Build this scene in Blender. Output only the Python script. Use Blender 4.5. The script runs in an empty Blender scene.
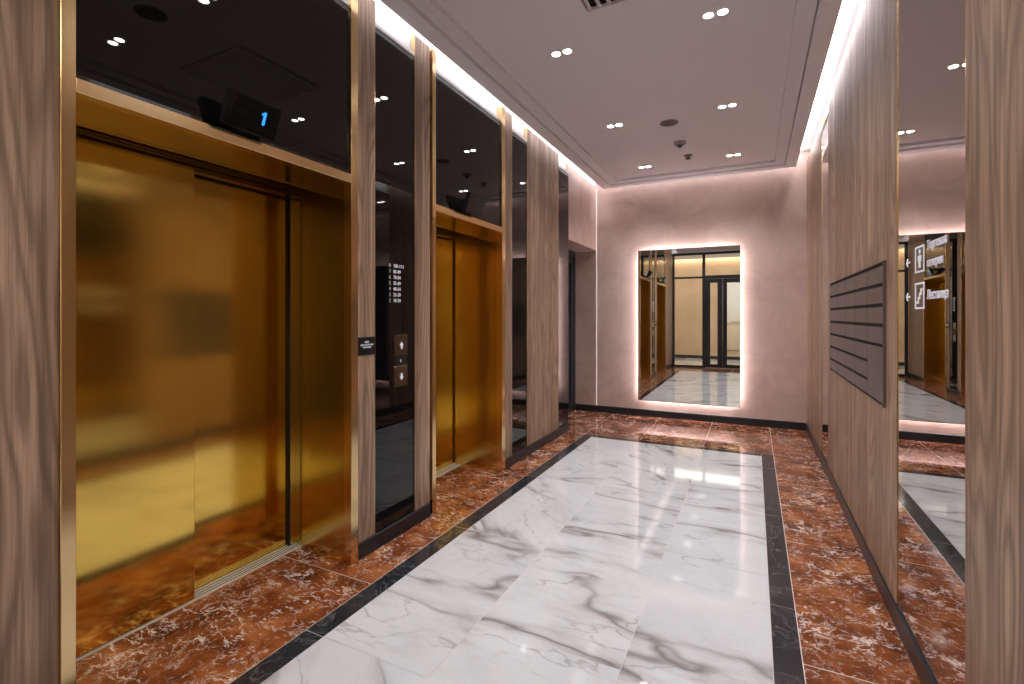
import bpy, bmesh, math, random
from mathutils import Vector, Matrix
R = random.Random(7)
sc = bpy.context.scene
C = sc.collection

# ------------------------------------------------------------------ helpers
def box(bm, x0, x1, y0, y1, z0, z1, bev=0.0, seg=1):
    b = bmesh.new() if bev else bm
    vs = [b.verts.new((x, y, z)) for x in (x0, x1) for y in (y0, y1) for z in (z0, z1)]
    for f in ((0,1,3,2),(4,6,7,5),(0,4,5,1),(2,3,7,6),(0,2,6,4),(1,5,7,3)):
        b.faces.new([vs[i] for i in f])
    if bev:
        bmesh.ops.bevel(b, geom=b.edges[:], offset=bev, segments=seg, affect='EDGES', profile=0.5)
        me = bpy.data.meshes.new('t'); b.to_mesh(me); b.free()
        bm.from_mesh(me); bpy.data.meshes.remove(me)
def cyl(bm, cx, cy, z0, z1, r0, r1=None, n=28, cap=True):
    r1 = r0 if r1 is None else r1
    a = [bm.verts.new((cx+r0*math.cos(2*math.pi*i/n), cy+r0*math.sin(2*math.pi*i/n), z0)) for i in range(n)]
    b = [bm.verts.new((cx+r1*math.cos(2*math.pi*i/n), cy+r1*math.sin(2*math.pi*i/n), z1)) for i in range(n)]
    for i in range(n):
        j = (i+1) % n; bm.faces.new((a[i], a[j], b[j], b[i]))
    if cap: bm.faces.new(a[::-1]); bm.faces.new(b)
def lathe(bm, cx, cy, prof, n=28):
    rings = [[bm.verts.new((cx+r*math.cos(2*math.pi*i/n), cy+r*math.sin(2*math.pi*i/n), z)) for i in range(n)] for r, z in prof]
    for a, b in zip(rings, rings[1:]):
        for i in range(n):
            j = (i+1) % n; bm.faces.new((a[i], a[j], b[j], b[i]))
    bm.faces.new(rings[0][::-1]); bm.faces.new(rings[-1])
def obj(name, bm, mat, parent=None, smooth=False):
    me = bpy.data.meshes.new(name)
    bmesh.ops.recalc_face_normals(bm, faces=bm.faces[:])
    bm.to_mesh(me); bm.free()
    for m in (mat if isinstance(mat, (list, tuple)) else [mat]): me.materials.append(m)
    if smooth:
        for p in me.polygons: p.use_smooth = True
    o = bpy.data.objects.new(name, me); C.objects.link(o)
    if parent:
        o.parent = parent
        o.matrix_parent_inverse = Matrix.Translation(parent.location).inverted()
    return o
def bx(name, mat, parent, *d, bev=0.0):
    bm = bmesh.new(); box(bm, *d, bev=bev); return obj(name, bm, mat, parent)
def thing(name, label, cat, loc=(0,0,0), group=None):
    o = bpy.data.objects.new(name, None); C.objects.link(o); o.location = loc
    o.empty_display_size = 0.1
    o['label'] = label; o['category'] = cat
    if group: o['group'] = group
    return o
def tag(o, label, cat, group=None):
    o['label'] = label; o['category'] = cat
    if group: o['group'] = group
    return o
def struct(name, bm, mat, parent=None):
    o = obj(name, bm, mat, parent)
    if not parent: o['kind'] = 'structure'
    return o
def text(name, s, size, mat, parent, pos, side, align='LEFT', ext=0.0006, sx=1.0):
    """flat lettering on a wall; side 'L' is read looking to -X, 'R' looking to +X"""
    cu = bpy.data.curves.new(name, 'FONT'); cu.body = s; cu.size = size; cu.extrude = ext
    cu.align_x = align; cu.resolution_u = 3
    to = bpy.data.objects.new(name, cu); C.objects.link(to)
    bpy.context.view_layer.update()
    dg = bpy.context.evaluated_depsgraph_get()
    me = bpy.data.meshes.new_from_object(to.evaluated_get(dg))
    bpy.data.objects.remove(to)
    r = 1 if side == 'L' else -1
    M = Matrix(((0, 0, r, pos[0]), (r*sx, 0, 0, pos[1]), (0, 1, 0, pos[2]), (0, 0, 0, 1)))
    me.transform(M); me.materials.clear(); me.materials.append(mat)
    o = bpy.data.objects.new(name, me); C.objects.link(o)
    if parent:
        o.parent = parent; o.matrix_parent_inverse = Matrix.Translation(parent.location).inverted()
    return o
def polyX(bm, x0, x1, pts):
    """extrude a (y,z) outline along X"""
    a = [bm.verts.new((x0, y, z)) for y, z in pts]; b = [bm.verts.new((x1, y, z)) for y, z in pts]
    bm.faces.new(a); bm.faces.new(b[::-1]); n = len(pts)
    for i in range(n): bm.faces.new((a[i], b[i], b[(i+1) % n], a[(i+1) % n]))

# ------------------------------------------------------------------ materials
class NT:
    def __init__(s, name):
        s.m = bpy.data.materials.new(name); s.m.use_nodes = True
        s.t = s.m.node_tree; s.n = s.t.nodes; s.p = s.n['Principled BSDF']; s.out = s.n['Material Output']
    def N(s, ty, **kw):
        n = s.n.new(ty)
        for k, v in kw.items(): setattr(n, k, v)
        return n
    def L(s, a, b): s.t.links.new(a, b)
    def set(s, **kw):
        for k, v in kw.items():
            s.p.inputs[k.replace('_', ' ')].default_value = v
        return s
    def noise(s, vec, scale, detail=4, rough=.5, dist=0):
        n = s.N('ShaderNodeTexNoise'); s.L(vec, n.inputs['Vector'])
        n.inputs['Scale'].default_value = scale; n.inputs['Detail'].default_value = detail
        n.inputs['Roughness'].default_value = rough; n.inputs['Distortion'].default_value = dist
        return n
    def mapping(s, vec, scale=(1,1,1), rot=(0,0,0), loc=(0,0,0)):
        n = s.N('ShaderNodeMapping'); s.L(vec, n.inputs['Vector'])
        n.inputs['Scale'].default_value = scale; n.inputs['Rotation'].default_value = rot; n.inputs['Location'].default_value = loc
        return n.outputs[0]
    def ramp(s, fac, stops, interp='LINEAR'):
        n = s.N('ShaderNodeValToRGB'); s.L(fac, n.inputs[0]); r = n.color_ramp; r.interpolation = interp
        while len(r.elements) < len(stops): r.elements.new(.5)
        for e, (p, c) in zip(r.elements, stops):
            e.position = p; e.color = (c, c, c, 1) if isinstance(c, (int, float)) else (*c, 1)
        return n.outputs[0]
    def mix(s, fac, a, b, mode='MIX'):
        n = s.N('ShaderNodeMix', data_type='RGBA', blend_type=mode)
        for v, i in ((fac, 0), (a, 6), (b, 7)):
            if isinstance(v, (int, float)): n.inputs[i].default_value = v
            elif isinstance(v, tuple): n.inputs[i].default_value = (*v, 1)
            else: s.L(v, n.inputs[i])
        return n.outputs[2]
    def math(s, op, a, b=0.0, clamp=False):
        n = s.N('ShaderNodeMath', operation=op, use_clamp=clamp)
        for v, i in ((a, 0), (b, 1)):
            if isinstance(v, (int, float)): n.inputs[i].default_value = v
            else: s.L(v, n.inputs[i])
        return n.outputs[0]
    def bump(s, h, strength=.1, dist=.01):
        n = s.N('ShaderNodeBump'); n.inputs['Strength'].default_value = strength; n.inputs['Distance'].default_value = dist
        s.L(h, n.inputs['Height']); s.L(n.outputs[0], s.p.inputs['Normal'])
def plain(name, col, rough=.5, metal=0.0, **kw):
    t = NT(name); t.set(Base_Color=(*col, 1), Roughness=rough, Metallic=metal, **kw)
    c = t.N('ShaderNodeTexCoord').outputs['Object']          # a faint mottling so nothing is perfectly even
    n = t.noise(c, 9, 3)
    t.L(t.mix(t.math('MULTIPLY', n.outputs[0], .10), col, tuple(x*.7 for x in col)), t.p.inputs['Base Color'])
    return t.m
def emit(name, col, s):
    t = NT(name); t.set(Base_Color=(*col, 1), Emission_Color=(*col, 1), Emission_Strength=s, Roughness=.4)
    return t.m

def mat_wood():
    t = NT('walnut_laminate')
    co = t.N('ShaderNodeTexCoord').outputs['Object']
    rnd = t.N('ShaderNodeObjectInfo').outputs['Random']
    cmb = t.N('ShaderNodeCombineXYZ')
    t.L(t.math('MULTIPLY', rnd, 31.0), cmb.inputs[0]); t.L(t.math('MULTIPLY', rnd, 17.0), cmb.inputs[1]); t.L(t.math('MULTIPLY', rnd, 5.0), cmb.inputs[2])
    ad = t.N('ShaderNodeVectorMath', operation='ADD'); t.L(co, ad.inputs[0]); t.L(cmb.outputs[0], ad.inputs[1])
    v = ad.outputs[0]
    # cathedral figure: rings of a field that is long in Z
    n1 = t.noise(t.mapping(v, (1.6, 3.6, .55)), 1.0, 2, .45)
    rings = t.math('SINE', t.math('MULTIPLY', n1.outputs[0], 95.0))
    rings = t.math('ADD', t.math('MULTIPLY', rings, .5), .5)
    rings = t.math('POWER', rings, 1.6)
    n2 = t.noise(t.mapping(v, (60, 60, 1.3)), 1.0, 5, .6)     # fine streaks
    n3 = t.noise(t.mapping(v, (8, 9, .25)), 1.0, 3, .5)        # broad boards
    n4 = t.noise(t.mapping(v, (240, 240, 7)), 1.0, 2, .5)      # pores
    a = t.mix(t.ramp(n3.outputs[0], [(.32, 0), (.68, 1)]), (.25, .148, .090), (.53, .355, .24))
    b = t.mix(t.math('MULTIPLY', rings, .68), a, (.17, .100, .062))
    c = t.mix(t.math('MULTIPLY', t.ramp(n2.outputs[0], [(.42, 0), (.66, 1)]), .62), b, (.12, .070, .043))
    d = t.mix(t.math('MULTIPLY', t.ramp(n4.outputs[0], [(.60, 0), (.72, 1)]), .30), c, (.08, .05, .034))
    t.L(d, t.p.inputs['Base Color']); t.set(Roughness=.46)
    t.bump(n4.outputs[0], .12, .002)
    return t.m
def mat_white_marble():
    t = NT('white_veined_marble'); uv = t.N('ShaderNodeUVMap').outputs[0]
    w = t.noise(uv, 1.0, 2, .4)
    v2 = t.mix(.22, uv, w.outputs['Color'])
    def vein(vec, sc, width, rot, st, det=4, ro=.48):
        n = t.noise(t.mapping(vec, st, (0, 0, rot)), sc, det, ro, .12)
        r = t.math('ABSOLUTE', t.math('SUBTRACT', n.outputs[0], .5))
        return t.ramp(r, [(0, 1), (width*.35, .55), (width, 0)])
    m1 = t.noise(uv, 1.5, 2); k1 = t.ramp(m1.outputs[0], [(.42, .05), (.60, 1)])
    k2 = t.ramp(t.noise(t.mapping(uv, loc=(9, 3, 0)), 2.2, 2).outputs[0], [(.42, 0), (.60, 1)])
    va = t.math('MULTIPLY', vein(v2, .75, .018, .62, (1, 2.9, 1)), k1)
    vb = t.math('MULTIPLY', vein(v2, 2.2, .014, -.55, (1, 2.6, 1)), k2)
    vc = t.math('MULTIPLY', vein(v2, .75, .070, .62, (1, 2.9, 1), 6, .6), k1)
    vd = vein(v2, 4.5, .018, .8, (1, 2.2, 1), 5, .6)
    cl = t.noise(v2, 1.7, 5, .6)
    base = t.mix(t.ramp(cl.outputs[0], [(.35, 0), (.75, 1)]), (.62, .64, .665), (.53, .55, .58))
    c = t.mix(t.math('MULTIPLY', vc, .60), base, (.30, .29, .29))
    c = t.mix(t.math('MULTIPLY', vd, .14), c, (.30, .29, .28))
    c = t.mix(t.math('MULTIPLY', va, .9), c, (.16, .14, .13))
    c = t.mix(t.math('MULTIPLY', vb, .55), c, (.22, .20, .19))
    t.L(c, t.p.inputs['Base Color']); t.set(Roughness=.055, IOR=1.52)
    return t.m
def mat_red_marble():
    t = NT('red_brown_marble'); uv = t.N('ShaderNodeUVMap').outputs[0]
    w = t.noise(uv, 6, 4, .6); v2 = t.mix(.07, uv, w.outputs['Color'])
    b = t.noise(v2, 6, 6, .65)
    base = t.ramp(b.outputs[0], [(.30, (.050, .011, .004)), (.50, (.190, .050, .014)), (.74, (.42, .160, .052))])
    s = t.mapping(v2, (1, 1.7, 1), (0, 0, .5))
    f = t.noise(s, 26, 6, .68, .5)
    fl = t.ramp(f.outputs[0], [(.56, 0), (.65, .85), (.77, 1)])
    msk = t.ramp(t.noise(uv, 5.5, 4, .6).outputs[0], [(.36, .08), (.60, 1)])
    c = t.mix(t.math('MULTIPLY', t.math('MULTIPLY', fl, msk), .85), base, (.84, .73, .67))
    for sc_, rot, wd, am, st in ((4.2, -.35, .016, .75, (1, 1.8, 1)), (8, .9, .013, .5, (1.5, 1, 1))):
        n = t.noise(t.mapping(v2, st, (0, 0, rot)), sc_, 4, .62, .35)
        r = t.ramp(t.math('ABSOLUTE', t.math('SUBTRACT', n.outputs[0], .5)), [(0, 1), (wd*.5, .6), (wd, 0)])
        k = t.ramp(t.noise(t.mapping(uv, loc=(sc_, 2, 0)), 4, 2).outputs[0], [(.42, 0), (.56, 1)])
        c = t.mix(t.math('MULTIPLY', t.math('MULTIPLY', r, k), am), c, (.82, .70, .64))
    t.L(c, t.p.inputs['Base Color']); t.set(Roughness=.07, IOR=1.52)
    return t.m
def mat_black_marble():
    t = NT('charcoal_marble'); uv = t.N('ShaderNodeTexCoord').outputs['Object']
    b = t.noise(uv, 9, 7, .7, .6)
    base = t.ramp(b.outputs[0], [(.35, (.012, .014, .018)), (.60, (.028, .032, .038)), (.78, (.07, .075, .08))])
    n = t.noise(uv, 4, 5, .6, 1.0)
    r = t.ramp(t.math('ABSOLUTE', t.math('SUBTRACT', n.outputs[0], .5)), [(0, 1), (.008, .3), (.018, 0)])
    t.L(t.mix(t.math('MULTIPLY', r, .25), base, (.3, .3, .3)), t.p.inputs['Base Color'])
    t.set(Roughness=.10, IOR=1.5); return t.m
def mat_plaster(name, a, b):
    t = NT(name); co = t.N('ShaderNodeTexCoord').outputs['Object']
    n = t.noise(co, 1.6, 6, .62, .7); n2 = t.noise(co, 7, 5, .65)
    c = t.mix(t.ramp(n.outputs[0], [(.3, 0), (.7, 1)]), a, b)
    c = t.mix(t.math('MULTIPLY', t.ramp(n2.outputs[0], [(.45, 0), (.75, 1)]), .22), c, tuple(x*.72 for x in a))
    t.L(c, t.p.inputs['Base Color']); t.set(Roughness=.62); t.bump(n2.outputs[0], .12, .004)
    return t.m
def mat_metal(name, col, rough, aniso, z=260):
    t = NT(name); co = t.N('ShaderNodeTexCoord').outputs['Object']
    n = t.noise(t.mapping(co, (3, 3, z)), 1.0, 3, .6)
    c = t.mix(t.math('MULTIPLY', n.outputs[0], .35), col, tuple(x*.72 for x in col))
    t.L(c, t.p.inputs['Base Color'])
    t.L(t.math('ADD', t.math('MULTIPLY', n.outputs[0], .05), rough-.025), t.p.inputs['Roughness'])
    t.set(Metallic=1.0, Anisotropic=aniso)
    tg = t.N('ShaderNodeTangent', direction_type='RADIAL', axis='Z'); t.L(tg.outputs[0], t.p.inputs['Tangent'])
    return t.m
def mat_pane():
    t = NT('clear_glass'); t.n.remove(t.p)
    tr = t.N('ShaderNodeBsdfTransparent'); tr.inputs[0].default_value = (.93, .95, .94, 1)
    gl = t.N('ShaderNodeBsdfGlossy'); gl.inputs['Roughness'].default_value = .01
    fr = t.N('ShaderNodeFresnel'); fr.inputs[0].default_value = 1.45
    mx = t.N('ShaderNodeMixShader'); t.L(fr.outputs[0], mx.inputs[0]); t.L(tr.outputs[0], mx.inputs[1]); t.L(gl.outputs[0], mx.inputs[2])
    t.L(mx.outputs[0], t.out.inputs[0]); return t.m
def mat_mural():
    t = NT('pale_landscape_print'); co = t.N('ShaderNodeTexCoord').outputs['Object']
    sp = t.N('ShaderNodeSeparateXYZ'); t.L(co, sp.inputs[0])
    n = t.noise(t.mapping(co, (1.1, 1, 2.2)), 1.3, 5, .55, .4)
    h = t.math('ADD', sp.outputs[2], t.math('MULTIPLY', n.outputs[0], .55))
    c = t.ramp(t.math('DIVIDE', h, 3.0), [(.20, (.62, .52, .40)), (.44, (.82, .75, .63)), (.50, (.50, .44, .36)), (.53, (.86, .85, .83)), (.62, (.90, .93, .97))])
    t.L(c, t.p.inputs['Base Color']); t.set(Roughness=.4); return t.m

WOOD = mat_wood(); WHITE = mat_white_marble(); RED = mat_red_marble(); BLACKM = mat_black_marble()
GROUT = plain('light_grout', (.62, .55, .50), .6); GROUTG = plain('grey_grout', (.42, .41, .40), .6)
PLASTER = mat_plaster('pink_beige_plaster', (.63, .47, .41), (.42, .295, .25))
BEIGE = mat_plaster('warm_beige_plaster', (.62, .47, .33), (.54, .39, .26))
PAINT = plain('white_paint', (.80, .78, .78), .6)
CEIL = plain('matte_ceiling_paint', (.92, .89, .92), .75)
GOLD = mat_metal('brushed_gold', (.93, .63, .14), .13, .65)
GOLDD = mat_metal('brushed_gold_jamb', (.74, .56, .20), .17, .5)  # less saturated copy of the door gold, offsets bounced light in the portals
BRASS = mat_metal('satin_brass', (.86, .62, .32), .20, .4)
ALU = mat_metal('aluminium', (.72, .71, .70), .28, .3)
SILL = plain('sill_metal', (.75, .72, .68), .42, .35)
SKIRT = plain('dark_stone_skirting', (.012, .014, .020), .30)
GLASSB = NT('black_glass').set(Base_Color=(.0035, .0032, .003, 1), Roughness=.012, IOR=1.50).m
MIRR = NT('silvered_mirror').set(Base_Color=(.88, .87, .85, 1), Metallic=1.0, Roughness=.0).m
MIRB = NT('bronze_mirror').set(Base_Color=(.60, .56, .545, 1), Metallic=1.0, Roughness=.0).m
PANE = mat_pane()
FRAMEB = plain('black_powder_coat', (.016, .018, .021), .42)
PLAST = plain('black_plastic', (.012, .012, .014), .25)
MAILB = plain('grey_brown_steel', (.115, .086, .080), .42, .0)
DARK = plain('gap_shade', (.004, .004, .004), .8)  # near-black colour stands in for shade inside gaps and slots
LEDW = emit('led_white', (.98, .955, 1.0), 23)
LEDH = emit('led_halo', (1.0, .95, 1.0), 20)
LEDC = emit('led_corner', (1.0, .86, .80), .42)
LEDL = emit('led_warm', (1.0, .86, .66), 34)
PANEL = emit('hall_fill_glow', (1.0, .91, .78), 5.0)  # glow of the added hall fill light
LAMP = emit('lamp_face', (1.0, .96, .93), 45)
LETTER = emit('white_lettering', (.72, .72, .80), .16)  # faint glow put into the lettering
LETTERD = emit('small_lettering', (.5, .5, .5), .06)  # fainter glow put into the floor numbers
BLUE = emit('blue_digit', (.02, .22, .85), 1.1)

# ------------------------------------------------------------------ plan (metres; camera at 0,0,1.4 looking up the lobby)
XL, XR, YB, ZT = -2.03, .578, 6.939, 3.28      # wood faces left / right, back wall, top of the panelling
XG, XM = -2.036, .5805                            # face of left glass, right mirrors
SLAB = 3.42
YP = -.42                                       # glass partition behind the camera

# floor -------------------------------------------------------------
fb = bmesh.new(); uvl = fb.loops.layers.uv.new('UVMap')
def quad(x0, x1, y0, y1, z, mi, g=.0015, rot=None, off=None):
    x0 += g; x1 -= g; y0 += g; y1 -= g
    f = fb.faces.new([fb.verts.new(p) for p in ((x0,y0,z),(x1,y0,z),(x1,y1,z),(x0,y1,z))])
    f.material_index = mi
    a = R.choice((0, math.pi, .8, -.5, 3.6)) if rot is None else rot
    ox, oy = (R.uniform(0, 40), R.uniform(0, 40)) if off is None else off
    for l in f.loops:
        x, y = l.vert.co.x, l.vert.co.y
        l[uvl].uv = (x*math.cos(a)-y*math.sin(a)+ox, x*math.sin(a)+y*math.cos(a)+oy)
def run(x0, x1, ys, mi, g=.0015, **k):
    for a, b in zip(ys, ys[1:]): quad(x0, x1, a, b, 0, mi, g, **k)
fb2 = fb
box(fb, -2.60, .75, -.5, 7.0, -.12, -.0012)                       # screed seen only in the joints
for f in fb.faces: f.material_index = 3
nb = len(fb.faces)
XSL, XIL, XIR, XSR, YI, YS = -1.79, -1.682, .069, .177, 5.47, 5.578
YF, YF2 = .60, .49
for xa, xb, ys in ((XIL, -1.129, (YF, 1.545, 2.745, 3.905, 5.1, YI)), (-1.129, -.473, (YF, .73, 1.92, 3.11, 4.30, YI)), (-.473, XIR, (YF, 1.49, 2.684, 3.875, 5.07, YI))):
    run(xa, xb, ys, 0, .0009)
run(XSL, XIL, (YF2, 1.543, 2.743, 3.904, 5.1, YS), 2)
run(XIR, XSR, (YF2, 1.49, 2.684, 3.875, 5.07, YS), 2)
for a, b in ((XIL, -.473), (-.473, XIR)): quad(a, b, YI, YS, 0, 2); quad(a, b, YF2, YF, 0, 2)
run(-2.04, XSL, (YP, .79), 1, .0018); run(-2.46, XSL, (.79, 1.96, 3.20, 4.40, 5.60, 6.95), 1, .0018)
run(XSR, .60, (YP, 1.08, 2.28, 3.48, 4.68, YS, 6.95), 1, .0025)
for a, b in ((XSL, -1.153), (-1.153, -.487), (-.487, XSR)):
    quad(a, b, YS, 6.95, 0, 1, .0018); quad(a, b, YP, YF2, 0, 1, .0018)
o = struct('floor', fb, [WHITE, RED, BLACKM, GROUT])

# ceiling -----------------------------------------------------------
cb = bmesh.new()
x0, x1, y0, y1 = -1.916, .458, -.36, 6.82
def frame(bm, x0, x1, y0, y1, w, z0, z1):
    box(bm, x0, x0+w, y0, y1, z0, z1); box(bm, x1-w, x1, y0, y1, z0, z1)
    box(bm, x0+w, x1-w, y0, y0+w, z0, z1); box(bm, x0+w, x1-w, y1-w, y1, z0, z1)
frame(cb, x0, x1, y0, y1, .118, 3.205, 3.262)
frame(cb, x0+.127, x1-.127, y0+.127, y1-.127, .106, 3.226, 3.262)  # narrow gaps beside the steps added to draw dark crease lines
box(cb, x0+.242, x1-.242, y0+.242, y1-.242, 3.256, 3.262)
box(cb, x0+.01, x1-.01, y0+.01, y1-.01, 3.262, 3.280)
ZC = 3.256
struct('ceiling', cb, CEIL)
cb = bmesh.new(); box(cb, -2.62, .80, YP-.02, 7.10, SLAB, SLAB+.1)
struct('ceiling_slab', cb, PAINT)

# walls -------------------------------------------------------------
wb = bmesh.new()
E1 = (.813, 2.052); E2 = (2.866, 3.880)        # clear openings of the two portals
xa, xb = -2.60, -2.075
for a, b in ((-.45, E1[0]-.05), (E1[1]+.06, E2[0]-.06), (E2[1]+.06, 5.677)): box(wb, xa, xb, a, b, 0, SLAB)
for a, b in (E1, E2): box(wb, xa, xb, a-.06, b+.06, 2.24, SLAB)
for f in wb.faces: f.material_index = 0
n0 = len(wb.faces)
box(wb, xa, -2.062, 5.677, YB, 2.352, ZT); box(wb, xa, xb, 5.677, YB, ZT, SLAB)
box(wb, -2.60, -2.42, 5.677, YB, 0, 2.352)
wb.faces.ensure_lookup_table()
for f in wb.faces[n0:n0+6]: f.material_index = 1
struct('wall_left', wb, [PAINT, PLASTER])
wb = bmesh.new(); box(wb, -2.60, .80, YB, 7.10, 0, SLAB); struct('wall_back', wb, PLASTER)
wb = bmesh.new(); box(wb, .625, .80, YP, YB, 0, SLAB); struct('wall_right', wb, PAINT)

# skirtings ---------------------------------------------------------
def skirt(name, *d):
    bm = bmesh.new(); box(bm, *d, bev=.003); return struct(name, bm, SKIRT)
HB = .095
skirt('baseboard_back', -2.40, .60, YB-.012, YB+.01, 0, HB)
skirt('baseboard_left', -2.07, -2.022, -.40, .772, 0, HB)
skirt('baseboard_left', -2.07, -2.022, 2.106, 2.805, 0, HB)
skirt('baseboard_left', -2.07, -2.022, 3.947, 5.676, 0, HB)
skirt('baseboard_right', .570, .62, -.40, YB-.012, 0, HB)

# wood panels -------------------------------------------------------
def wood(side, ya, yb, label, edges=(1, 1)):
    t = thing('wood_wall_panel', label, 'wall panel', ((XL if side == 'L' else XR), (ya+yb)/2, HB), 'wooden panels of the lift lobby walls')
    if side == 'L': d = (XL-.035, XL); e = (XL-.030, XL+.0005)
    else: d = (XR, XR+.035); e = (XR-.0005, XR+.030)
    bm = bmesh.new(); box(bm, d[0], d[1], ya, yb, HB+.002, ZT, bev=.001); obj('board', bm, WOOD, t)
    if edges[0]: bx('edge_strip', BRASS, t, e[0], e[1], ya-.002, ya+.001, HB+.002, ZT)
    if edges[1]: bx('edge_strip', BRASS, t, e[0], e[1], yb-.001, yb+.002, HB+.002, ZT)
    return t
wood('L', -.38, .772, 'wood grain wall panel at the left edge, before the first lift', (0, 0))
WA = wood('L', 2.106, 2.253, 'narrow wood panel carrying the small black plaque, right of the first lift', (0, 1))
wood('L', 2.637, 2.805, 'narrow wood panel between the floor directory glass and the second lift', (1, 0))
wood('L', 3.947, 4.100, 'slim wood strip just beyond the second lift', (0, 1))
wood('L', 4.438, 5.317, 'wide wood wall panel on the left wall near the far doorway')
wood('R', 5.458, YB-.015, 'far wood wall panel on the right, touching the back wall', (1, 0))
WM = wood('R', 2.739, 5.008, 'large wood wall panel on the right holding the mailboxes')
wood('R', -.38, 1.946, 'nearest wood wall panel at the right edge of the view', (0, 1))

# glass and mirrors -------------------------------------------------
def gpanel(name, label, cat, ya, yb, za, zb, side, mat, grp):
    t = thing(name, label, cat, (XG if side == 'L' else XM, (ya+yb)/2, za), grp)
    if side == 'L': bx('pane', mat, t, XG-.008, XG, ya+.002, yb-.002, za, zb); bx('top_profile', PAINT, t, XG-.022, XG+.006, ya+.002, yb-.002, zb, zb+.022)
    else: bx('pane', mat, t, XM, XM+.008, ya+.002, yb-.002, za, zb); bx('top_profile', PAINT, t, XM-.006, XM+.022, ya+.002, yb-.002, zb, zb+.022)
    return t
g = 'glossy black glass wall panels'
GZ = 3.135
gpanel('black_glass_panel', 'large black glass panel above the first, nearest lift', 'glass panel', .816, 2.049, 2.196, GZ, 'L', GLASSB, g)
GC = gpanel('black_glass_panel', 'tall black glass panel with the white floor directory and call buttons', 'glass panel', 2.258, 2.632, HB+.01, GZ, 'L', GLASSB, g)
gpanel('black_glass_panel', 'black glass panel above the second, farther lift', 'glass panel', 2.869, 3.877, 2.196, GZ, 'L', GLASSB, g)
gpanel('black_glass_panel', 'narrow tall black glass between two wood panels beyond the second lift', 'glass panel', 4.105, 4.433, HB+.01, GZ, 'L', GLASSB, g)
gpanel('black_glass_panel', 'narrowest black glass strip beside the far left doorway', 'glass panel', 5.322, 5.674, HB+.01, GZ, 'L', GLASSB, g)
g = 'mirror strips on the right wall'
GM = gpanel('mirror_panel', 'tall mirror strip on the right wall with white direction signs', 'mirror', 1.951, 2.734, HB+.005, GZ, 'R', MIRB, g)
gpanel('mirror_panel', 'very narrow mirror strip on the right beyond the mailboxes', 'mirror', 5.013, 5.453, HB+.005, GZ, 'R', MIRB, g)

# mirror with a halo on the back wall
t = thing('backlit_mirror', 'large rectangular wall mirror glowing around its edge on the back wall', 'mirror', (-.80, YB, .229))
mx0, mx1, mz0, mz1 = -1.444, -.153, .229, 2.307
bm = bmesh.new(); box(bm, mx0, mx1, YB-.066, YB-.060, mz0, mz1, bev=.0012); obj('mirror_glass', bm, MIRR, t)
bx('back_box', PAINT, t, mx0+.10, mx1-.10, YB-.060, YB-.001, mz0+.10, mz1-.10)
for d in ((mx0+.065, mx0+.077, mz0+.065, mz1-.065), (mx1-.077, mx1-.065, mz0+.065, mz1-.065)):
    bx('led_tape', LEDH, t, d[0], d[1], YB-.050, YB-.030, d[2], d[3])
for d in ((mz0+.065, mz0+.077), (mz1-.077, mz1-.065)):
    bx('led_tape', LEDH, t, mx0+.08, mx1-.08, YB-.050, YB-.030, d[0], d[1])

# cove lights -------------------------------------------------------
for (a, b, c, d), lab in (((-2.000, -1.980, -.30, 6.85), 'hidden cove light strip along the left wall above the lifts'),
                          ((.505, .530, -.30, 6.85), 'bright cove light strip running along the right wall'),
                          ((-1.95, .49, 6.868, 6.888), 'cove light strip above the back wall with the mirror')):
    t = thing('led_strip', lab, 'light', ((a+b)/2, (c+d)/2, SLAB), 'cove lights around the dropped ceiling')
    bx('channel', ALU, t, a-.004, b+.004, c, d, SLAB-.008, SLAB)
    bx('diffuser', LEDW, t, a, b, c, d, SLAB-.014, SLAB-.008)

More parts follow.
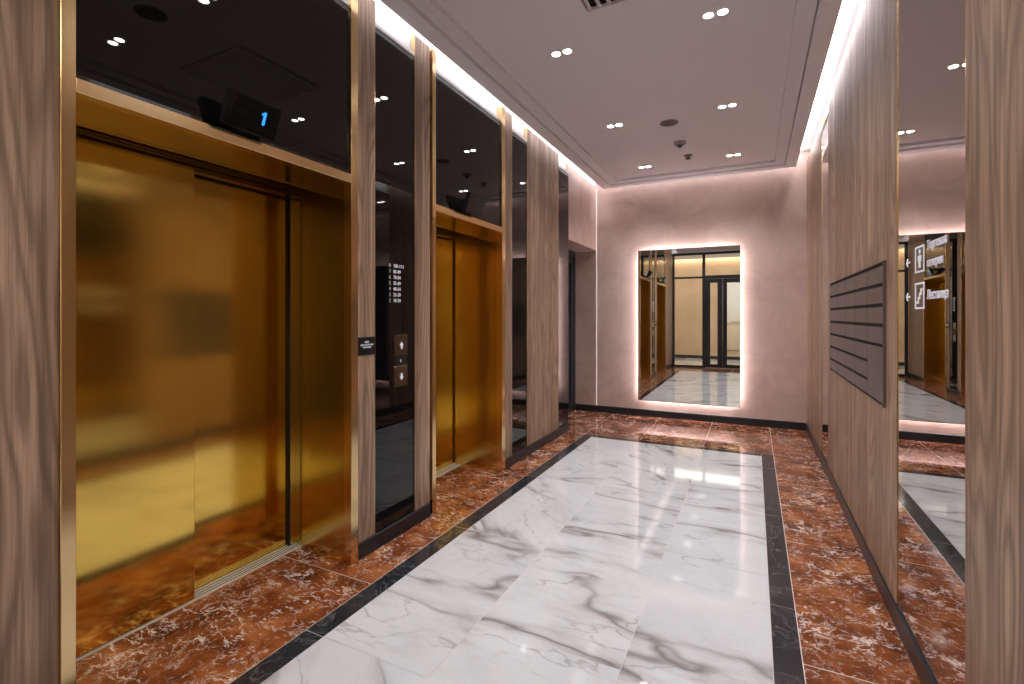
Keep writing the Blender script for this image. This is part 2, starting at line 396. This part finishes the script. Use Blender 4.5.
# lifts -------------------------------------------------------------
def lift(E, label, split, gap, wside, fr, post):
    ya, yb = E; xf, xj, xd = -2.020, -2.337, -2.462
    zh0, zh1 = 2.146, 2.194
    t = thing('elevator', label, 'elevator', (XL, (ya+yb)/2, 0), 'gold lifts of the lobby')
    # front casing strips run the full wall height
    bm = bmesh.new(); box(bm, -2.075, xf, ya-.041, ya, 0, ZT, bev=.0015); obj('casing_strip', bm, BRASS, t)
    bm = bmesh.new(); box(bm, -2.075, xf, yb, yb+wside, 0, ZT, bev=.0015); obj('casing_strip', bm, BRASS, t)
    bm = bmesh.new(); box(bm, -2.075, xf, ya, yb, zh0, zh1, bev=.0015); obj('header_trim', bm, BRASS, t)
    # reveal lining
    bm = bmesh.new(); box(bm, xj+.001, -2.075, ya-.03, ya, 0, zh0+.03); obj('jamb', bm, GOLDD, t)
    bm = bmesh.new(); box(bm, xj+.001, -2.075, yb, yb+.03, 0, zh0+.03); obj('jamb', bm, GOLDD, t)
    bx('soffit', GOLDD, t, xj+.001, -2.075, ya, yb, zh0, zh0+.03)
    # inner landing frame with its own return
    bm = bmesh.new(); box(bm, -2.5235, xj, yb+fr, yb+fr+.04, 0, 2.165, bev=.001); box(bm, xj-.006, xj, yb+.002, yb+fr+.01, 0, zh0)
    obj('landing_frame', bm, GOLDD, t)
    bm = bmesh.new(); box(bm, xd, xj, ya-.05, ya-.012, 0, zh0); obj('landing_frame', bm, GOLDD, t)
    bm = bmesh.new()
    for p, q, z in ((xj-.022, xj, 2.142), (xj-.052, xj-.046, 2.136), (xj-.078, xj-.072, 2.130), (xd+.003, xd+.012, 2.122)):
        box(bm, p, q, ya-.04, yb+.04, z, 2.24)
    obj('landing_header', bm, GOLDD, t)
    bx('track_shade', DARK, t, xd-.12, xj, ya-.04, yb+.06, 2.165, 2.20)  # near-black slab paints the shade above the door tracks
    # doors
    bm = bmesh.new(); box(bm, xd-.043, xd-.003, ya-.04, split, .009, 2.165, bev=.002); obj('door_panel', bm, GOLD, t)
    bm = bmesh.new(); box(bm, -2.582, -2.540, split-.03, yb+.14, .009, 2.165, bev=.002); obj('door_panel', bm, GOLD, t)
    xp = -2.524
    bx('gap_shade_strip', DARK, t, -2.5405, xp+.001, gap, gap+.009, .008, 2.165)  # dark strip painted in for the shaded gap at the door edge
    if post:
        bm = bmesh.new(); box(bm, -2.5405, xp, gap+.009, yb+fr+.03, .007, 2.165, bev=.0015); obj('closing_post', bm, GOLDD, t)
    bx('track_cover', GOLDD, t, -2.532, xd-.050, split+.01, yb+.10, 2.128, 2.164)
    s = bx('sill', SILL, t, -2.59, -2.462, ya-.04, yb+.06, -.001, .006)
    bm = bmesh.new()
    for x in (-2.478, -2.500, -2.522): box(bm, x-.003, x+.003, ya-.04, yb+.05, .0055, .0068)
    obj('sill_groove', bm, DARK, s)
    return t
lift(E1, 'nearest wide gold elevator with two sliding door panels on the left wall', 1.461, 2.052, .053, .046, True)
lift(E2, 'farther narrower gold elevator beyond the floor directory glass', 3.30, 3.978, .066, .012, False)

# arrival displays (lean forward over the headers) -----------------
def display(yc, label, digit):
    t = thing('floor_display', label, 'display', (-2.0, yc, 2.195), 'arrival displays above the lifts')
    w = .122; O = Vector((-1.972, yc, 2.199)); u = Vector((.052, 0, .132)).normalized(); n = Vector((u.z, 0, -u.x))
    def slab(ys, hs, ks, name, mat, par, bev=0.0):
        b = bmesh.new()
        vs = [b.verts.new(O+Vector((0, y, 0))+u*h+n*k) for k in ks for y, h in ((ys[0], hs[0]), (ys[1], hs[0]), (ys[1], hs[1]), (ys[0], hs[1]))]
        b.faces.new(vs[:4]); b.faces.new(vs[4:][::-1])
        for i in range(4): b.faces.new((vs[i], vs[(i+1) % 4], vs[4+(i+1) % 4], vs[4+i]))
        bmesh.ops.recalc_face_normals(b, faces=b.faces[:])
        if bev: bmesh.ops.bevel(b, geom=b.edges[:], offset=bev, segments=2, affect='EDGES')
        return obj(name, b, mat, par)
    slab((-w, w), (0, .146), (-.034, 0), 'housing', PLAST, t, .003)
    sc_ = slab((-w+.007, w-.007), (.007, .139), (-.002, .0015), 'screen', GLASSB, t)
    if digit:
        slab((.040, .052), (.050, .106), (.0015, .0024), 'digit', BLUE, sc_)
        slab((.031, .040), (.090, .100), (.0015, .0024), 'digit', BLUE, sc_)
    bx('bracket', PLAST, t, XG, -1.990, yc-.05, yc+.05, 2.205, 2.235)
    return t
display(1.405, 'tilted black floor display showing a blue 1 above the nearest lift', True)
display(3.295, 'tilted black floor display above the second, farther lift', False)

# directory, plaque, call buttons ----------------------------------
t = thing('floor_directory', 'white list of floor and flat numbers on the black glass', 'sign', (XG, 2.46, 1.48))
rows = (('8', '100-113'), ('7', '85-99'), ('6', '70-84'), ('5', '55-69'), ('4', '40-54'), ('3', '25-39'), ('2', '10-24'))
for i, (a, b) in enumerate(rows):
    z = 1.706-.0365*i
    text('floor_number', a, .031, LETTERD, t, (XG+.001, 2.385, z), 'L')
    text('flat_numbers', b, .031, LETTER, t, (XG+.001, 2.425, z), 'L')
for i, (z, lab) in enumerate(((1.148, 'square bronze lift call button plate, upper one of the pair'), (.950, 'square bronze lift call button plate, lower one of the pair'))):
    t = thing('call_button', lab, 'button', (XG, 2.495, z), 'lift call buttons on the black glass')
    bm = bmesh.new(); box(bm, XG+.0003, XG+.006, 2.430, 2.560, z, z+.13, bev=.002); obj('plate', bm, mat_metal('bronze_plate', (.24, .18, .12), .3, .2, 60), t)
    k = bmesh.new()
    b2 = bmesh.new(); cyl(b2, 0, 0, 0, .004, .024); 
    for v in b2.verts: v.co = Vector((XG+.006+v.co.z, 2.495+v.co.x, z+.062+v.co.y))
    kk = obj('button', b2, bpy.data.materials['bronze_plate'], t)
    s = 1 if i == 0 else -1; zc = z+.062
    b3 = bmesh.new(); polyX(b3, XG+.0101, XG+.0115, [(2.495-.019, zc), (2.495-.008, zc), (2.495-.008, zc-s*.020), (2.495+.008, zc-s*.020), (2.495+.008, zc), (2.495+.019, zc), (2.495, zc+s*.024)])
    obj('arrow', b3, LETTER, kk)
t = thing('pictogram_plate', 'tiny black label between the two lift call buttons', 'sign', (XG, 2.495, 1.09))
bx('plate', PLAST, t, XG, XG+.003, 2.432, 2.556, 1.086, 1.141, bev=.001); text('lettering', '0', .022, LETTER, t, (XG+.0042, 2.495, 1.105), 'L', 'CENTER')
t = thing('plaque', 'small black plaque with three lines of white text on narrow wood panel', 'sign', (XL, 2.18, 1.17))
bx('plate', PLAST, t, XL, XL+.004, 2.113, 2.249, 1.172, 1.277, bev=.001)
text('lettering', 'ЛИФТ', .013, LETTER, t, (XL+.005, 2.181, 1.243), 'L', 'CENTER')
text('lettering', 'ДЛЯ ПЕРЕВОЗКИ', .0125, LETTER, t, (XL+.005, 2.181, 1.227), 'L', 'CENTER')
text('lettering', 'ПОЖАРНЫХ', .0115, LETTER, t, (XL+.005, 2.181, 1.213), 'L', 'CENTER')

# wayfinding on the right mirror -----------------------------------
def way(z, lines, label, icon):
    t = thing('direction_sign', label, 'sign', (XM, 2.35, z), 'white direction signs on the right mirror')
    X0, X1 = XM-.0015, XM-.0002
    b = bmesh.new(); ya, yb, w = 2.358, 2.472, .007
    box(b, X0, X1, ya, yb, z, z+w); box(b, X0, X1, ya, yb, z+.103-w, z+.103); box(b, X0, X1, ya, ya+w, z+w, z+.103-w); box(b, X0, X1, yb-w, yb, z+w, z+.103-w)
    obj('frame', b, LETTER, t)
    b = bmesh.new()
    if icon == 'stairs':
        y, zz = 2.452, z+.020
        polyX(b, X0, X1, [(y, zz), (y, zz+.012), (y-.017, zz+.012), (y-.017, zz+.028), (y-.034, zz+.028), (y-.034, zz+.044), (y-.051, zz+.044), (y-.051, zz+.060), (y-.072, zz+.060),
                          (y-.072, zz+.050), (y-.061, zz+.050), (y-.061, zz+.034), (y-.044, zz+.034), (y-.044, zz+.018), (y-.027, zz+.018), (y-.027, zz+.002), (y-.010, zz+.0)])
    else:
        c = 2.415
        polyX(b, X0, X1, [(c+.010*math.cos(a*.7854), z+.080+.010*math.sin(a*.7854)) for a in range(8)])
        polyX(b, X0, X1, [(c-.020, z+.066), (c+.020, z+.066), (c+.020, z+.042), (c+.012, z+.042), (c+.012, z+.018), (c-.012, z+.018), (c-.012, z+.042), (c-.020, z+.042)])
    obj('pictogram', b, LETTER, t)
    b = bmesh.new(); zc = z+.052; y = 2.600
    polyX(b, X0, X1, [(y, zc), (y-.020, zc+.018), (y-.026, zc+.013), (y-.016, zc+.004), (y-.055, zc+.004), (y-.055, zc-.004), (y-.016, zc-.004), (y-.026, zc-.013), (y-.020, zc-.018)])
    obj('arrow', b, LETTER, t)
    for s, zz, sz, sx in lines: text('lettering', s, sz, LETTER, t, (X0, 2.322, zz), 'R', sx=sx)
way(1.570, (('Торговая', 1.647, .046, 1.0), ('галерея', 1.583, .044, 1.0)), 'upper white sign with arrow, figure icon and two lines of text', 'figure')
way(1.427, (('Лестница', 1.462, .048, 1.0),), 'lower white sign with arrow, stairs icon and one word', 'stairs')

# mailboxes ---------------------------------------------------------
t = thing('mailbox_bank', 'grey brown block of mailboxes with dark slots on the right wood panel', 'mailboxes', (XR, 3.86, .96))
y0, y1, z0, z1, cw = 2.948, 4.778, .955, 1.665, .366
MX = XR-.0012
bx('cabinet', DARK, t, MX-.004, MX, y0, y1, z0, z1)
bm = bmesh.new(); box(bm, MX-.011, MX, y0-.005, y0, z0-.004, z1+.005); box(bm, MX-.011, MX, y1, y1+.005, z0-.004, z1+.005); box(bm, MX-.011, MX, y0, y1, z1, z1+.005)
obj('surround', bm, MAILB, t)
rh = (z1-z0)/7
for c in range(5):
    a = y0+c*cw+.002; b = y0+(c+1)*cw-.002
    for r in range(7):
        top = z1-r*rh
        if c == 0 and r >= 4:
            if r == 4:
                bm = bmesh.new(); box(bm, MX-.010, MX-.0045, a, b, z0+.014, top-.016, bev=.001); obj('tall_door', bm, MAILB, t)
            continue
        bm = bmesh.new(); box(bm, MX-.010, MX-.0045, a, b, top-rh+(.014 if r == 6 else .001), top-.018, bev=.001); obj('mailbox_door', bm, MAILB, t)

# ceiling fixtures --------------------------------------------------
def spot(x, y, par, power=42):
    l = bpy.data.lights.new('downlight_beam', 'SPOT'); l.energy = power; l.spot_size = math.radians(118); l.spot_blend = .85
    l.shadow_soft_size = .03; l.color = (1, .975, .985)
    o = bpy.data.objects.new('downlight_beam', l); C.objects.link(o); o.location = (x, y, ZC-.012); o.parent = par
    o.matrix_parent_inverse = Matrix.Translation(par.location).inverted()
where = {0: 'behind the viewpoint', 1: 'mirrored in the glass above the first lift', 2: 'level with the second lift', 3: 'in the middle of the far half', 4: 'closest to the back wall'}
for i, y in enumerate((.30, 1.77, 3.24, 4.71, 6.18)):
    for s, x in (('left', -1.213), ('right', -.210)):
        t = thing('twin_downlight', 'twin ceiling downlight in the %s row, %s' % (s, where[i]), 'light', (x, y, ZC), 'twin downlights in the ceiling')
        bm = bmesh.new()
        for dx in (-.041, .041): lathe(bm, x+dx, y, ((.034, ZC+.002), (.036, ZC-.003), (.033, ZC-.005), (.027, ZC-.002), (.027, ZC-.0005)))
        obj('trim_ring', bm, PAINT, t, True)
        for dx in (-.041, .041):
            bm = bmesh.new(); cyl(bm, x+dx, y, ZC-.0032, ZC-.001, .026); obj('lamp', bm, LAMP, t)
        spot(x, y, t)
# grille
t = thing('ceiling_grille', 'square slatted air grille in the ceiling at the top of view', 'vent', (-.58, 2.515, ZC))
gx0, gx1, gy0, gy1 = -.925, -.235, 2.17, 2.86
bx('backing', DARK, t, gx0, gx1, gy0, gy1, ZC-.003, ZC)
bm = bmesh.new(); frame(bm, gx0, gx1, gy0, gy1, .022, ZC-.024, ZC-.003); obj('frame', bm, CEIL, t)
for k in range(11):
    x = gx0+.045+k*.060
    bm = bmesh.new(); vs = [bm.verts.new(p) for p in ((x-.016, gy0+.022, ZC-.006), (x+.010, gy0+.022, ZC-.022), (x+.013, gy0+.022, ZC-.020), (x-.013, gy0+.022, ZC-.004),
                                                     (x-.016, gy1-.022, ZC-.006), (x+.010, gy1-.022, ZC-.022), (x+.013, gy1-.022, ZC-.020), (x-.013, gy1-.022, ZC-.004))]
    bm.faces.new(vs[:4]); bm.faces.new(vs[4:][::-1])
    for i in range(4): bm.faces.new((vs[i], vs[(i+1) % 4], vs[4+(i+1) % 4], vs[4+i]))
    obj('slat', bm, CEIL, t)
SPK = plain('dark_grey_mesh', (.16, .135, .135), .6); DETW = plain('grey_plastic', (.34, .30, .30), .5)
def speaker(x, y, label):
    t = thing('ceiling_speaker', label, 'speaker', (x, y, ZC), 'round dark discs in the ceiling')
    bm = bmesh.new(); lathe(bm, x, y, ((.086, ZC), (.086, ZC-.004), (.078, ZC-.008), (.074, ZC-.006))); obj('rim', bm, DETW, t, False)
    bm = bmesh.new(); cyl(bm, x, y, ZC-.0075, ZC-.004, .074); obj('mesh_cover', bm, SPK, t)
speaker(-.729, 4.872, 'flat dark round speaker disc between the two downlight rows')
speaker(-.76, 1.70, 'dark round disc seen reflected in the glass above the first lift')
t = thing('smoke_detector', 'round smoke detector with a small nose hanging from the ceiling', 'detector', (-.707, 5.47, ZC))
bm = bmesh.new(); lathe(bm, -.707, 5.47, ((.062, ZC), (.062, ZC-.012), (.052, ZC-.026), (.034, ZC-.030))); obj('base', bm, DETW, t)
bm = bmesh.new(); lathe(bm, -.707, 5.47, ((.026, ZC-.029), (.024, ZC-.050), (.014, ZC-.058))); obj('sensor', bm, SPK, t)
t = thing('sprinkler', 'small dark sprinkler head in the ceiling nearest the back wall', 'sprinkler', (-.68, 5.96, ZC))
bm = bmesh.new(); lathe(bm, -.68, 5.96, ((.050, ZC+.002), (.050, ZC-.006), (.030, ZC-.014))); obj('escutcheon', bm, DETW, t)
bm = bmesh.new(); lathe(bm, -.68, 5.96, ((.012, ZC-.012), (.012, ZC-.036), (.032, ZC-.038), (.032, ZC-.042))); obj('deflector', bm, SPK, t)

# doorway in the recess on the left --------------------------------
dm = bpy.data.objects.new('door_1', None); C.objects.link(dm); dm.location = (-2.40, 6.3, 0); dm['kind'] = 'structure'
bm = bmesh.new(); box(bm, -2.42, -2.375, 5.68, 5.74, 0, 2.35); box(bm, -2.42, -2.375, 6.862, 6.925, 0, 2.35); box(bm, -2.42, -2.375, 5.74, 6.862, 2.27, 2.35); obj('door_frame', bm, FRAMEB, dm)
bm = bmesh.new(); box(bm, -2.415, -2.385, 5.745, 5.84, .005, 2.265); box(bm, -2.415, -2.385, 6.76, 6.857, .005, 2.265); box(bm, -2.415, -2.385, 5.84, 6.76, 2.17, 2.265); box(bm, -2.415, -2.385, 5.84, 6.76, .005, .12); obj('door_leaf', bm, FRAMEB, dm)
bx('door_pane', GLASSB, dm, -2.404, -2.396, 5.84, 6.76, .12, 2.17)
bm = bmesh.new(); box(bm, -2.350, -2.335, 5.78, 5.80, .80, 1.60, bev=.003); box(bm, -2.385, -2.345, 5.785, 5.795, .86, .88); box(bm, -2.385, -2.345, 5.785, 5.795, 1.52, 1.54); obj('door_handle', bm, ALU, dm)
t = thing('corner_light_profile', 'thin glowing vertical strip at the far left corner of the back wall', 'light', (-2.03, YB-.01, 0))
bx('channel', ALU, t, -2.0615, -2.049, YB-.008, YB, HB+.002, 3.26)
bx('diffuser', LEDC, t, -2.0595, -2.051, YB-.011, YB-.008, HB+.002, 3.26)

# glass partition behind the camera --------------------------------
pm = thing('glass_partition', 'black framed glass partition with a double door, reflected in the back mirror', 'partition', (-.72, YP, 0))
def post(xa, xb, za, zb, n='frame_bar', d=.05, par=pm): return bx(n, FRAMEB, par, xa, xb, YP-d/2, YP+d/2, za, zb)
post(-2.03, -1.97, 0, 3.10); post(.52, .578, 0, 3.10); post(-1.25, -1.175, 0, 3.10); post(.23, .29, 0, 3.10)
post(-1.97, -1.25, 0, .05); post(.29, .52, 0, .05); post(-2.03, .578, 3.06, 3.12)
post(-1.97, -1.25, 2.42, 2.47); post(-1.18, .23, 2.40, 2.49); post(.29, .52, 2.42, 2.47)
for a, b, c, d in ((-1.97, -1.25, .05, 2.42), (.29, .52, .05, 2.42), (-1.97, -1.25, 2.47, 3.06), (-1.18, .23, 2.49, 3.06), (.29, .52, 2.47, 3.06)):
    bx('pane', PANE, pm, a, b, YP-.005, YP+.005, c, d)
for a, b, hx in ((-1.175, -.745, -.79), (-.74, .225, -.70)):
    w = .125 if a < -1 else .105; dd = bx('door_leaf', FRAMEB, pm, a, a+w, YP-.025, YP+.025, .01, 2.395)
    bm = bmesh.new(); box(bm, b-w, b, YP-.024, YP+.024, .01, 2.395); box(bm, a+w, b-w, YP-.024, YP+.024, 2.29, 2.395); box(bm, a+w, b-w, YP-.024, YP+.024, .01, .10); obj('rail', bm, FRAMEB, dd)
    bx('leaf_pane', PANE, dd, a+w, b-w, YP-.005, YP+.005, .10, 2.29)
bm = bmesh.new(); box(bm, -.71, -.68, YP+.055, YP+.08, .80, 1.75, bev=.006); box(bm, -.703, -.687, YP+.025, YP+.06, .86, .88); box(bm, -.703, -.687, YP+.025, YP+.06, 1.67, 1.69); obj('pull_handle', bm, FRAMEB, pm)
bm = bmesh.new(); box(bm, -2.62, .80, YP-.06, YP+.05, 3.12, SLAB); struct('trim_1', bm, PAINT)

# hall behind the partition ----------------------------------------
X0, X1, Y0 = -5.0, 3.2, -3.4
fb = bmesh.new(); uvl = fb.loops.layers.uv.new('UVMap')
for i in range(14):
    for j in range(3): quad(X0+.6*i, min(X0+.6*(i+1), X1), YP-.1-1.0*(j+1), YP-.1-1.0*j, 0, 0, .001)
quad(-2.6, .8, YP-.1, YP, 0, 2, .001)
box(fb, X0, X1, Y0-.1, YP-.02, -.12, -.002)
struct('floor_hall', fb, [WHITE, RED, BLACKM])
bm = bmesh.new(); box(bm, X0, X1, Y0-.1, Y0, 0, SLAB); struct('wall_hall', bm, BEIGE)
bm = bmesh.new(); box(bm, X0-.1, X0, Y0, YP, 0, SLAB); struct('wall_hall_left', bm, BEIGE)
bm = bmesh.new(); box(bm, X1, X1+.1, Y0, YP, 0, SLAB); struct('wall_hall_right', bm, BEIGE)
bm = bmesh.new(); box(bm, X0, -2.60, YP-.02, YP+.1, 0, SLAB); box(bm, .80, X1, YP-.02, YP+.1, 0, SLAB); struct('wall_hall_front', bm, BEIGE)
bm = bmesh.new(); box(bm, X0, X1, Y0-.1, YP-.02, SLAB, SLAB+.1); struct('ceiling_hall', bm, PAINT)
skirt('baseboard_hall', X0, X1, Y0, Y0+.012, 0, .10)
t = thing('cove_light', 'hidden warm light strip behind an added screening board along the hall wall', 'light', (-.9, -3.36, SLAB))
bx('diffuser', LEDL, t, X0+.2, X1-.2, -3.37, -3.34, SLAB-.03, SLAB-.004)
bx('added_fascia', PAINT, t, X0+.001, X1-.001, -3.22, -3.20, SLAB-.16, SLAB-.001)  # board added to keep the glowing strip out of sight and reflections
t = thing('hall_fill_panel', 'added wide soft fill light in the ceiling of the hall behind the partition', 'light', (-.9, -1.7, SLAB))
bx('diffuser', PANEL, t, -4.0, 2.2, -2.1, -1.3, SLAB-.03, SLAB-.004)  # fill surface added to light the hall, kept wide and dim
bx('frame', ALU, t, -4.02, 2.22, -2.12, -1.28, SLAB-.004, SLAB)
t = thing('landscape_mural', 'pale landscape picture on the hall wall seen through the glass door', 'picture', (.2, Y0, .3))
bx('print', mat_mural(), t, -.95, 1.6, Y0, Y0+.012, .30, 2.47)
bm = bmesh.new(); frame_w = .015
box(bm, -.965, -.95, Y0, Y0+.02, .285, 2.485); box(bm, 1.6, 1.615, Y0, Y0+.02, .285, 2.485); box(bm, -.95, 1.6, Y0, Y0+.02, 2.47, 2.485); box(bm, -.95, 1.6, Y0, Y0+.02, .285, .30); obj('frame', bm, FRAMEB, t)

# ------------------------------------------------------------------ world, camera, colour
w = bpy.data.worlds.new('World'); sc.world = w; w.use_nodes = True
w.node_tree.nodes['Background'].inputs[0].default_value = (.02, .02, .02, 1)
cam = bpy.data.cameras.new('Camera'); co = bpy.data.objects.new('Camera', cam); C.objects.link(co)
cam.sensor_width = 36; cam.lens = 488.3/1024*36; cam.shift_y = -26.1/1024; cam.clip_start = .02
co.location = (0, 0, 1.4); co.rotation_euler = (math.radians(90), 0, math.radians(26.34))
sc.camera = co
vs = sc.view_settings; vs.view_transform = 'Standard'; vs.look = 'None'; vs.gamma = 1; vs.use_curve_mapping = False
vs.exposure = 0.62
cy = sc.cycles
cy.max_bounces = 12; cy.glossy_bounces = 8; cy.transparent_max_bounces = 12
cy.caustics_refractive = False; cy.sample_clamp_indirect = 6; cy.use_denoising = True
